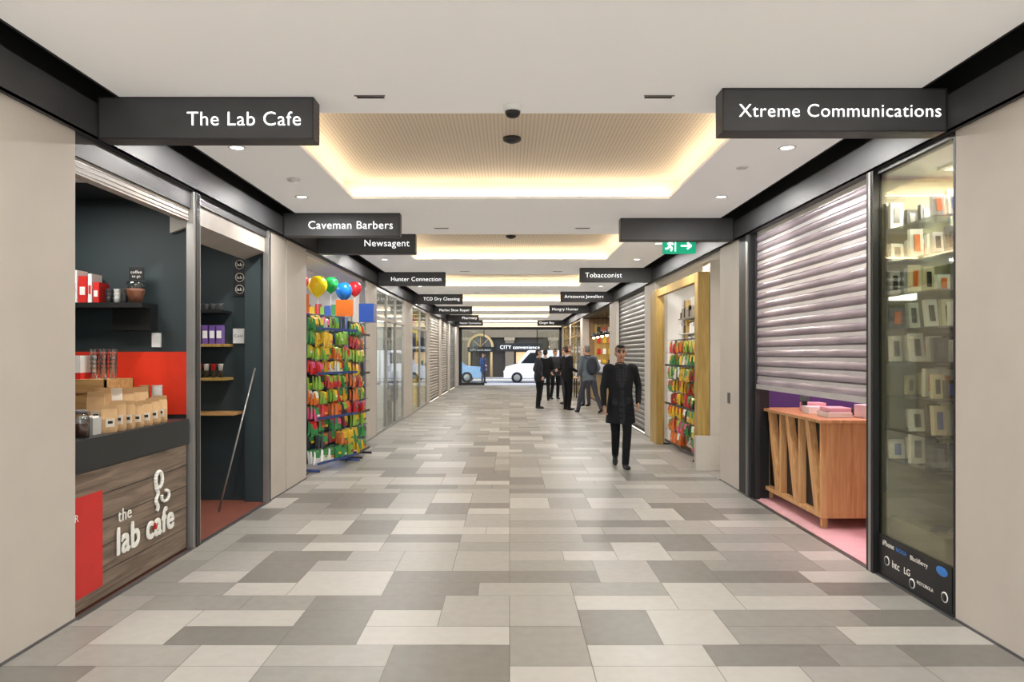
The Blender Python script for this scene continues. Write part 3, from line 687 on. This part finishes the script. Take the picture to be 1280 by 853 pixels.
# ---------------------------------------------------------------- end of arcade + street
b = B('door_entrance_frame')
b.box(XL-0.2,XL+0.12,YE,YE+0.15,0,3.5,DARK); b.box(XR-0.12,XR+0.2,YE,YE+0.15,0,3.5,DARK); b.box(XL,XR,YE,YE+0.15,2.86,3.5,DARK)
b.box(XL,XR,YE-0.02,YE,3.0,3.2,mat('entrance_header_glare',(255,240,215),0.5,emit=0.8))  # glowing band stands in for glare where the ceiling ends
b.obj()
for s_, x in ((-1,-1.9),(1,2.0)):
    b = B('door_entrance_panel'); b.box(x-0.6,x+0.6,YE+0.18,YE+0.2,0.05,2.8,GLASS)
    for xx in (x-0.6,x+0.56): b.box(xx,xx+0.04,YE+0.16,YE+0.22,0,2.86,DARK)
    b.box(x-0.6,x+0.6,YE+0.16,YE+0.22,0,0.12,DARK); b.obj()
b = B('ground_street'); b.box(-40,40,YE,YE+3.2,-0.1,-0.005,mat('footpath',(185,185,186),0.8)); b.box(-40,40,YE+3.2,YE+11,-0.2,-0.12,mat('asphalt',(146,152,160),0.8,bump=0.2)); b.box(-40,40,YE+11,YE+14,-0.1,-0.02,mat('footpath',(180,180,180),0.8)); b.obj()
FAC = mat('facade_stone',(128,116,98),0.8,bump=0.2); YF = 49.5
b = B('facade_building')
b.box(-20,20,YF,YF+1,2.75,14,FAC)
for x in range(-18,20,3): b.box(x-0.3,x+0.3,YF-0.15,YF+0.2,0,2.75,FAC); b.box(x-0.36,x+0.36,YF-0.2,YF+0.2,2.55,2.75,mat('stone_capital',(160,146,124),0.8))
b.box(-20,20,YF+0.5,YF+0.6,0,2.75,mat('shopfront_dark',(70,62,54),0.5))
GLW = mat('shop_window_warm',(235,200,150),0.4,emit=0.7)
for x in (-5,-3.7,0.9,2.2,3.6,5):
    b.box(x-0.45,x+0.45,YF+0.4,YF+0.5,0.5,1.75,GLW)
    for q in range(4): b.box(x-0.42+q*0.22,x-0.27+q*0.22,YF+0.38,YF+0.4,0.6,1.0+0.15*(q%3),R.choice(PAL))
b.box(-0.9,2.3,YF-0.2,YF-0.1,1.8,2.35,BLACK); b.text('CITY convenience',(0.7,YF-0.21,2.08),(1,0,0),(0,0,1),SIGNW,width=2.7)
cx, cz, r = -2.0, 2.1, 0.75
N = 14
AG = mat('arch_gold',(196,166,114),0.5); AGL = mat('arch_glass',(82,84,80),0.2)
for k in range(N):
    a0 = math.pi*k/N; a1 = math.pi*(k+1)/N
    b.prism([(cx+r*math.cos(a0),cz+r*math.sin(a0)),(cx+(r+0.16)*math.cos(a0),cz+(r+0.16)*math.sin(a0)),(cx+(r+0.16)*math.cos(a1),cz+(r+0.16)*math.sin(a1)),(cx+r*math.cos(a1),cz+r*math.sin(a1))],'Y',YF-0.25,YF-0.05,AG)
    b.prism([(cx,cz),(cx+r*math.cos(a0),cz+r*math.sin(a0)),(cx+r*math.cos(a1),cz+r*math.sin(a1))],'Y',YF-0.1,YF-0.05,AGL)
for a in (0.25,0.5,0.75): b.cyl((cx,YF-0.12,cz),(cx+r*math.cos(math.pi*a),YF-0.12,cz+r*math.sin(math.pi*a)),0.025,0.025,AG,8)
b.box(cx-r-0.1,cx+r+0.1,YF-0.25,YF-0.1,1.75,2.05,BLACK); b.text('CITY convenience',(cx,YF-0.26,1.9),(1,0,0),(0,0,1),LW,width=1.4)
for s_ in (-1,1): b.cyl((cx+s_*0.75,YF-0.2,0),(cx+s_*0.75,YF-0.2,1.75),0.09,0.08,AG,12)
b.obj()
GLD = mat('car_window',(30,36,42),0.1)
TYRE = mat('tyre',(22,22,22),0.8)
def vehicle(nm, x0, y, length, prof, wins, bodym, wx, wr=0.33, width=1.8):
    b = B(nm); zb = -0.12
    b.prism([(x0+p[0]*length, zb+p[1]) for p in prof], 'Y', y, y+width, bodym)
    for w in wins: b.prism([(x0+p[0]*length, zb+p[1]) for p in w], 'Y', y-0.008, y+width+0.008, GLD)
    for t in wx:
        for yy in (y-0.02, y+width-0.18):
            c = (x0+t*length, yy, zb+wr); b.cyl(c,(c[0],yy+0.2,c[2]),wr,wr,TYRE,22); b.cyl((c[0],yy-0.01,c[2]),(c[0],yy+0.21,c[2]),wr*0.6,wr*0.6,ALU,16)
    b.box(x0-0.01,x0+0.05,y+0.1,y+0.35,zb+0.6,zb+0.75,LW); b.box(x0+length-0.04,x0+length+0.01,y+0.1,y+0.3,zb+0.6,zb+0.8,PAL[0])
    b.obj(bevel=0.04, segs=2)
vehicle('delivery_van', -0.35, 42.6, 4.9, [(0,0.3),(1,0.3),(1,1.85),(0.96,1.95),(0.3,1.95),(0.17,1.15),(0.02,0.95),(0,0.6)], [[(0.2,1.17),(0.32,1.82),(0.44,1.82),(0.44,1.17)]], mat('van_white',(248,248,250),0.3), (0.16,0.82))
vehicle('parked_car', -6.0, 43.2, 4.3, [(0,0.28),(1,0.28),(1,0.7),(0.97,0.95),(0.78,1.0),(0.65,1.42),(0.32,1.45),(0.14,0.98),(0.02,0.9)], [[(0.19,0.98),(0.34,1.36),(0.48,1.36),(0.48,0.98)],[(0.5,0.98),(0.5,1.36),(0.64,1.34),(0.74,1.0)]], mat('car_blue',(150,185,220),0.3), (0.18,0.8))

# ---------------------------------------------------------------- people
def frame(d):
    d = d.normalized(); u = d.cross(Vector((0,1,0)))
    if u.length < 0.15: u = d.cross(Vector((1,0,0)))
    u.normalize(); return u, d.cross(u)
class Prims:
    def __init__(s): s.vs = []; s.fs = []; s.lab = []
    def rings(s, rs, lab):
        o = len(s.vs); n = len(rs[0])
        for r in rs:
            for p in r: s.vs.append(Vector(p)); s.lab.append(lab)
        for k in range(len(rs)-1):
            for i in range(n): s.fs.append((o+k*n+i, o+k*n+(i+1)%n, o+(k+1)*n+(i+1)%n, o+(k+1)*n+i))
        s.fs.append(tuple(o+i for i in range(n-1,-1,-1))); s.fs.append(tuple(o+(len(rs)-1)*n+i for i in range(n)))
    def tube(s, pts, lab, n=14, sub=4, round_=True):
        P = []
        for (a, b) in zip(pts[:-1], pts[1:]):
            for k in range(sub):
                t = k/sub; P.append((a[0].lerp(b[0],t), a[1]*(1-t)+b[1]*t, a[2]*(1-t)+b[2]*t))
        P.append(pts[-1])
        rs = []; m = len(P)
        for i, (c, ru, rv) in enumerate(P):
            d = (P[min(i+1,m-1)][0]-P[max(i-1,0)][0]); u, v = frame(d)
            ring = lambda cc, f: [cc+u*(ru*f*math.cos(2*math.pi*j/n))+v*(rv*f*math.sin(2*math.pi*j/n)) for j in range(n)]
            q = min(ru,rv); dn = d.normalized()
            if i == 0 and round_: rs += [ring(c-dn*q*0.9,0.3), ring(c-dn*q*0.55,0.8)]
            rs.append(ring(c,1))
            if i == m-1 and round_: rs += [ring(c+dn*q*0.55,0.8), ring(c+dn*q*0.9,0.3)]
        s.rings(rs, lab)
    def ell(s, c, r, lab, n=16, k=10, M=None):
        rs = []
        for j in range(k+1):
            q = max(0.02, math.sin(math.pi*j/k)); z = -math.cos(math.pi*j/k)
            ring = []
            for i in range(n):
                p = Vector((r[0]*q*math.cos(2*math.pi*i/n), r[1]*q*math.sin(2*math.pi*i/n), r[2]*z))
                if M: p = M @ p
                ring.append(Vector(c)+p)
            rs.append(ring)
        s.rings(rs, lab)
    def remesh(s, vox, smooth=2):
        me = bpy.data.meshes.new('tmp'); me.from_pydata([tuple(v) for v in s.vs], [], s.fs); me.update()
        ob = bpy.data.objects.new('tmp', me); sc.collection.objects.link(ob)
        m = ob.modifiers.new('r','REMESH'); m.mode = 'VOXEL'; m.voxel_size = vox
        if smooth:
            k = ob.modifiers.new('s','SMOOTH'); k.factor = 0.5; k.iterations = smooth
        dg = bpy.context.evaluated_depsgraph_get(); e = bpy.data.meshes.new_from_object(ob.evaluated_get(dg))
        kd = kdtree.KDTree(len(s.vs))
        for i, v in enumerate(s.vs): kd.insert(v, i)
        kd.balance()
        vs = [v.co.copy() for v in e.vertices]; out = {}
        for p in e.polygons:
            c = p.center; _, i, _ = kd.find(c); out.setdefault(s.lab[i], []).append(tuple(p.vertices))
        bpy.data.objects.remove(ob); bpy.data.meshes.remove(me); bpy.data.meshes.remove(e)
        return vs, out

def V(*a): return Vector(a)
def person(name, loc, yaw, h, cols, pose=None, hem=0.80, vox=0.02, fine=0.008, headyaw=0.0, pack=None, bald=False):
    P = dict(hipL=V(0.09,0,0.93), kneeL=V(0.10,-0.02,0.50), ankL=V(0.10,0.02,0.09), hipR=V(-0.09,0,0.93), kneeR=V(-0.10,-0.02,0.50), ankR=V(-0.10,0.02,0.09),
             shL=V(0.185,0,1.42), elL=V(0.245,0.03,1.13), wrL=V(0.25,-0.05,0.88), shR=V(-0.185,0,1.42), elR=V(-0.245,0.03,1.13), wrR=V(-0.25,-0.05,0.88),
             chest=V(0,0,1.28), neck=V(0,0,1.47), head=V(0,-0.015,1.635), footL=0.0, footR=0.0, pitchL=0.0, pitchR=0.0)
    if pose: P.update(pose)
    coat, trous, shoe, hair, skin = 'coat','trous','shoe','hair','skin'
    b = Prims()
    ch, nk = P['chest'], P['neck']; low = V(0,0.0,hem)
    wb = 0.215 if hem < 0.75 else 0.175
    b.tube([(low, wb, 0.165 if hem<0.75 else 0.12), (V(0,0,0.95),0.185,0.135), (V(ch.x*0.4,ch.y*0.4,1.08),0.168,0.118), (ch,0.19,0.13), (ch.lerp(nk,0.62),0.165,0.1), (nk,0.075,0.072)], coat, n=24, round_=False)
    b.ell(P['shL'].lerp(nk,0.15)+V(0,0,-0.01),(0.085,0.075,0.07),coat); b.ell(P['shR'].lerp(nk,0.15)+V(0,0,-0.01),(0.085,0.075,0.07),coat)
    for sd in 'LR':
        b.tube([(P['sh'+sd],0.064,0.066),(P['sh'+sd].lerp(P['el'+sd],0.5),0.056,0.06),(P['el'+sd],0.05,0.052),(P['el'+sd].lerp(P['wr'+sd],0.4),0.047,0.048),(P['wr'+sd],0.038,0.04)], coat, n=14, sub=4)
        hp, kn, an = P['hip'+sd], P['knee'+sd], P['ank'+sd]
        b.tube([(hp,0.088,0.095),(hp.lerp(kn,0.5),0.08,0.084),(kn,0.063,0.066),(kn.lerp(an,0.4),0.06,0.064),(an+V(0,0,-0.02),0.05,0.055)], trous, n=14, sub=5)
        fy = P['foot'+sd]; pt = P['pitch'+sd]
        M = Matrix.Rotation(fy,3,'Z') @ Matrix.Rotation(pt,3,'X')
        base = an+V(0,0,-0.045)
        b.ell(base+M@V(0,0.0,0.0),(0.042,0.06,0.04),shoe,M=M); b.ell(base+M@V(0,-0.09,-0.012),(0.045,0.10,0.03),shoe,M=M); b.ell(base+M@V(0,-0.06,-0.033),(0.044,0.135,0.012),shoe,M=M)
    if hem < 0.75:
        for sx in (-1,1):
            b.tube([(nk+V(sx*0.06,-0.05,-0.0),0.028,0.02),(ch+V(sx*0.035,-0.118,0.04),0.03,0.016),(ch+V(sx*0.004,-0.125,-0.1),0.016,0.012)],'lapel',n=10,sub=4)
        b.tube([(V(0.01,-0.128,1.08),0.012,0.008),(V(0.01,-0.145,0.9),0.012,0.008),(V(0.012,-0.158,hem+0.02),0.012,0.008)],'lapel',n=8,sub=5)
        for sx in (-1,1): b.tube([(V(sx*0.09,-0.135,0.98),0.03,0.012),(V(sx*0.13,-0.12,0.95),0.03,0.012)],'lapel',n=8,sub=2)
    vs, out = b.remesh(vox, 2)
    f = Prims()
    hd = P['head']; H = Matrix.Rotation(headyaw,3,'Z')
    def h_(x,y,z): return hd+H@V(x,y,z)
    f.tube([(nk+V(0,0.005,-0.05),0.058,0.058),(nk.lerp(hd,0.5)+V(0,0.01,0),0.052,0.054),(hd+V(0,0.015,-0.03),0.05,0.055)],skin,n=16,sub=4)
    f.ell(h_(0,0.008,0.02),(0.073,0.09,0.095),skin,20,14,M=H); f.ell(h_(0,-0.022,-0.045),(0.056,0.062,0.07),skin,18,12,M=H); f.ell(h_(0,-0.045,-0.09),(0.028,0.03,0.024),skin,M=H)
    f.tube([(h_(0,-0.082,0.01),0.009,0.009),(h_(0,-0.098,-0.025),0.014,0.013)],skin,n=10,sub=3)
    for sx in (-1,1):
        f.ell(h_(sx*0.032,-0.072,0.03),(0.022,0.012,0.006),'brow',M=H)
        f.ell(h_(sx*0.03,-0.076,0.012),(0.012,0.008,0.005),'eye',M=H)
        f.ell(h_(sx*0.04,-0.062,-0.025),(0.02,0.02,0.02),skin,M=H)
        f.ell(h_(sx*0.076,0.012,-0.002),(0.01,0.02,0.03),skin,M=H)
    f.ell(h_(0,-0.083,-0.058),(0.022,0.008,0.004),'lip',M=H); f.ell(h_(0,-0.081,-0.068),(0.018,0.008,0.005),'lip',M=H)
    if not bald:
        f.ell(h_(0,0.02,0.045),(0.08,0.09,0.08),hair,20,12,M=H); f.ell(h_(0,0.04,0.0),(0.076,0.075,0.08),hair,20,12,M=H); f.ell(h_(0,-0.03,0.094),(0.055,0.045,0.03),hair,M=H)
    cl = 'collar'
    f.tube([(nk+V(0,0.012,-0.03),0.082,0.08),(nk+V(0,0.012,0.025),0.07,0.068)],cl,n=20,sub=3,round_=False)
    for sd, sg in (('L',1),('R',-1)):
        w = P['wr'+sd]; d = (w-P['el'+sd]).normalized()
        inn = V(-sg,0,0); inn = (inn-d*inn.dot(d)).normalized(); fr = d.cross(inn)
        if fr.y > 0: fr = -fr
        rs = []
        for t, wd, th in ((-0.03,0.024,0.022),(0.0,0.026,0.02),(0.03,0.036,0.017),(0.065,0.042,0.016),(0.095,0.041,0.013)):
            c = w+d*t; rs.append([c+fr*(wd*math.cos(q))+inn*(th*math.sin(q)) for q in [2*math.pi*j/14 for j in range(14)]])
        f.rings(rs, skin)
        for k, (o, L) in enumerate(((0.031,0.068),(0.011,0.076),(-0.010,0.071),(-0.030,0.056))):
            p0 = w+d*0.085+fr*o; p1 = p0+(d*0.95+inn*0.25).normalized()*L*0.45; p2 = p1+(d*0.75+inn*0.65).normalized()*L*0.32; p3 = p2+(d*0.45+inn*0.9).normalized()*L*0.25
            f.tube([(p0,0.0088,0.0088),(p1,0.0084,0.0084),(p2,0.0078,0.0078),(p3,0.0065,0.0065)],skin,n=8,sub=2)
        t0 = w+d*0.03+fr*0.03; t1 = t0+(d*0.6+fr*0.7+inn*0.3).normalized()*0.035; t2 = t1+(d*0.9+fr*0.2+inn*0.4).normalized()*0.03
        f.tube([(t0,0.012,0.012),(t1,0.0105,0.0105),(t2,0.008,0.008)],skin,n=8,sub=3)
    vs2, out2 = f.remesh(fine, 1)
    B_ = B(name); k = h/1.75
    Mw = Matrix.Translation(loc) @ Matrix.Rotation(yaw,4,'Z') @ Matrix.Scale(k,4)
    zmin = min(v.z for v in vs)
    sh = V(0,0,-zmin)
    cm = {coat: cols[0], trous: cols[1], shoe: BLACK, hair: cols[2], skin: cols[3], 'lapel': cols[4], 'collar': cols[5], 'brow': cols[2], 'eye': BLACK, 'lip': mat('lip_skin',(150,90,80),0.6)}
    for vv, oo in ((vs,out),(vs2,out2)):
        tv = [Mw @ (x+sh) for x in vv]
        base = len(B_.v); B_.v += [tuple(x) for x in tv]
        for lab, fl in oo.items():
            m = cm[lab]
            if m not in B_.mats: B_.mats.append(m)
            mi = B_.mats.index(m)
            for q in fl: B_.f.append(tuple(i+base for i in q)); B_.mi.append(mi); B_.sm.append(True)
    if pack:
        tmp = Prims(); tmp.ell(V(0,0.2,1.2)+(P['chest']-V(0,0,1.28)),(0.15,0.09,0.23),'p',20,14); tmp.ell(V(0,0.27,1.12)+(P['chest']-V(0,0,1.28)),(0.11,0.05,0.12),'p')
        for sx in (-1,1): tmp.tube([(P['chest']+V(sx*0.1,0.16,0.12),0.02,0.012),(nk+V(sx*0.11,0.03,0.0),0.022,0.012),(P['chest']+V(sx*0.12,-0.13,0.0),0.02,0.012),(P['chest']+V(sx*0.13,-0.05,-0.2),0.02,0.012)],'p',n=8,sub=4)
        v3, o3 = tmp.remesh(0.012,1)
        B_.add([Mw @ (x+sh) for x in v3], o3['p'], pack, True)
    return B_.obj()

SK1 = mat('skin_tan',(186,138,110),0.55); SK2 = mat('skin_fair',(214,168,144),0.55)
HB_ = mat('hair_black',(22,19,18),0.6,bump=0.4,scale=60); HBR = mat('hair_brown',(72,52,38),0.6,bump=0.4,scale=60); HGR = mat('hair_grey',(130,126,122),0.6)
CBK = mat('coat_black',(30,31,34),0.85,bump=0.3,scale=40,spec=0.2); CLP = mat('coat_lapel',(44,45,49),0.8,spec=0.2); TBK = mat('trousers_black',(25,25,28),0.85,spec=0.2)
CNV = mat('jacket_charcoal',(50,52,58),0.85,spec=0.2); CGB = mat('jacket_slate',(104,114,124),0.8); TJN = mat('jeans_dark',(64,66,76),0.85); CGN = mat('jacket_olive',(66,74,64),0.8)
SHT = mat('shirt_pale',(170,175,185),0.7)
person('walking_man', (1.57,10.2,0), 0.0, 1.74, [CBK,TBK,HB_,SK1,CLP,mat('scarf_black',(24,24,26),0.9)],
  pose=dict(hipL=V(0.085,0,0.93), kneeL=V(0.075,-0.13,0.52), ankL=V(0.045,-0.16,0.10), hipR=V(-0.085,0,0.93), kneeR=V(-0.065,0.02,0.50), ankR=V(-0.035,0.27,0.17), pitchR=0.5, footL=0.12, footR=-0.15,
   elL=V(0.275,0.09,1.16), wrL=V(0.245,-0.05,0.93), elR=V(-0.245,0.0,1.13), wrR=V(-0.25,-0.12,0.90)), hem=0.64, vox=0.013, fine=0.0055)
stride = dict(kneeL=V(0.17,-0.14,0.50), ankL=V(0.22,-0.20,0.10), kneeR=V(-0.15,0.06,0.50), ankR=V(-0.2,0.28,0.14), pitchR=0.35, chest=V(0.0,-0.06,1.28), neck=V(0,-0.11,1.46), head=V(0,-0.15,1.62), shL=V(0.185,-0.08,1.41), shR=V(-0.185,-0.08,1.41), elL=V(0.26,0.0,1.14), wrL=V(0.2,-0.18,0.98), elR=V(-0.26,0.02,1.14), wrR=V(-0.22,-0.16,0.98))
relax = dict(kneeL=V(0.13,-0.03,0.5), ankL=V(0.17,0.0,0.09), elR=V(-0.27,0.02,1.14), wrR=V(-0.14,-0.2,1.06))
pocket = dict(elL=V(0.28,0.09,1.15), wrL=V(0.19,-0.06,0.94), elR=V(-0.28,0.09,1.15), wrR=V(-0.19,-0.06,0.94), ankR=V(-0.15,0.02,0.09))
person('standing_man', (2.16,19.5,0), math.radians(200), 1.86, [CGB,TJN,HGR,SK2,CNV,CNV], stride, 0.84, 0.02, 0.009, pack=mat('backpack_dark',(50,55,66),0.8))
person('standing_man', (1.67,20.6,0), math.radians(110), 1.84, [CBK,TBK,HBR,SK2,CNV,SHT], relax, 0.78, 0.02, 0.009)
person('standing_man', (0.85,21.2,0), math.radians(95), 1.74, [CNV,TBK,HB_,SK2,CNV,CNV], pocket, 0.82, 0.02, 0.009)
person('standing_man', (1.22,24.6,0), math.radians(175), 1.76, [CBK,TBK,HB_,SK2,CNV,SHT], relax, 0.80, 0.02, 0.009)
person('standing_man', (1.62,25.6,0), math.radians(20), 1.8, [CNV,TBK,HBR,SK2,CNV,SHT], pocket, 0.80, 0.02, 0.009)
person('standing_man', (1.78,23.0,0), math.radians(-80), 1.82, [CBK,TJN,HBR,SK2,CNV,CNV], relax, 0.80, 0.02, 0.009)
person('standing_man', (2.35,22.2,0), math.radians(-40), 1.78, [CGN,TJN,HB_,SK2,CNV,SHT], {}, 0.82, 0.02, 0.009)
person('pedestrian', (-1.45,39.5,0), math.radians(60), 1.65, [mat('coat_blue',(50,80,140),0.8),TJN,HBR,SK2,CNV,CNV], relax, 0.70, 0.025, 0.012)

# ---------------------------------------------------------------- world, camera
w = bpy.data.worlds.new('world'); sc.world = w; w.use_nodes = True
bg = w.node_tree.nodes['Background']; sky = w.node_tree.nodes.new('ShaderNodeTexSky'); sky.sky_type = 'NISHITA'
sky.sun_disc = False; sky.sun_elevation = math.radians(50)
mx = w.node_tree.nodes.new('ShaderNodeMixRGB'); mx.inputs[0].default_value = 0.85; mx.inputs[2].default_value = (1.0,0.98,0.96,1)
w.node_tree.links.new(sky.outputs[0], mx.inputs[1]); w.node_tree.links.new(mx.outputs[0], bg.inputs[0]); bg.inputs[1].default_value = 1.9

cam = bpy.data.cameras.new('camera'); co = bpy.data.objects.new('camera', cam); sc.collection.objects.link(co)
co.location = (0,0,1.6); co.rotation_euler = (math.radians(90),0,0)
cam.sensor_width = 36; cam.lens = FP/1280*36; cam.shift_x = 3/1280; cam.shift_y = 16.5/1280; cam.clip_end = 200
sc.camera = co
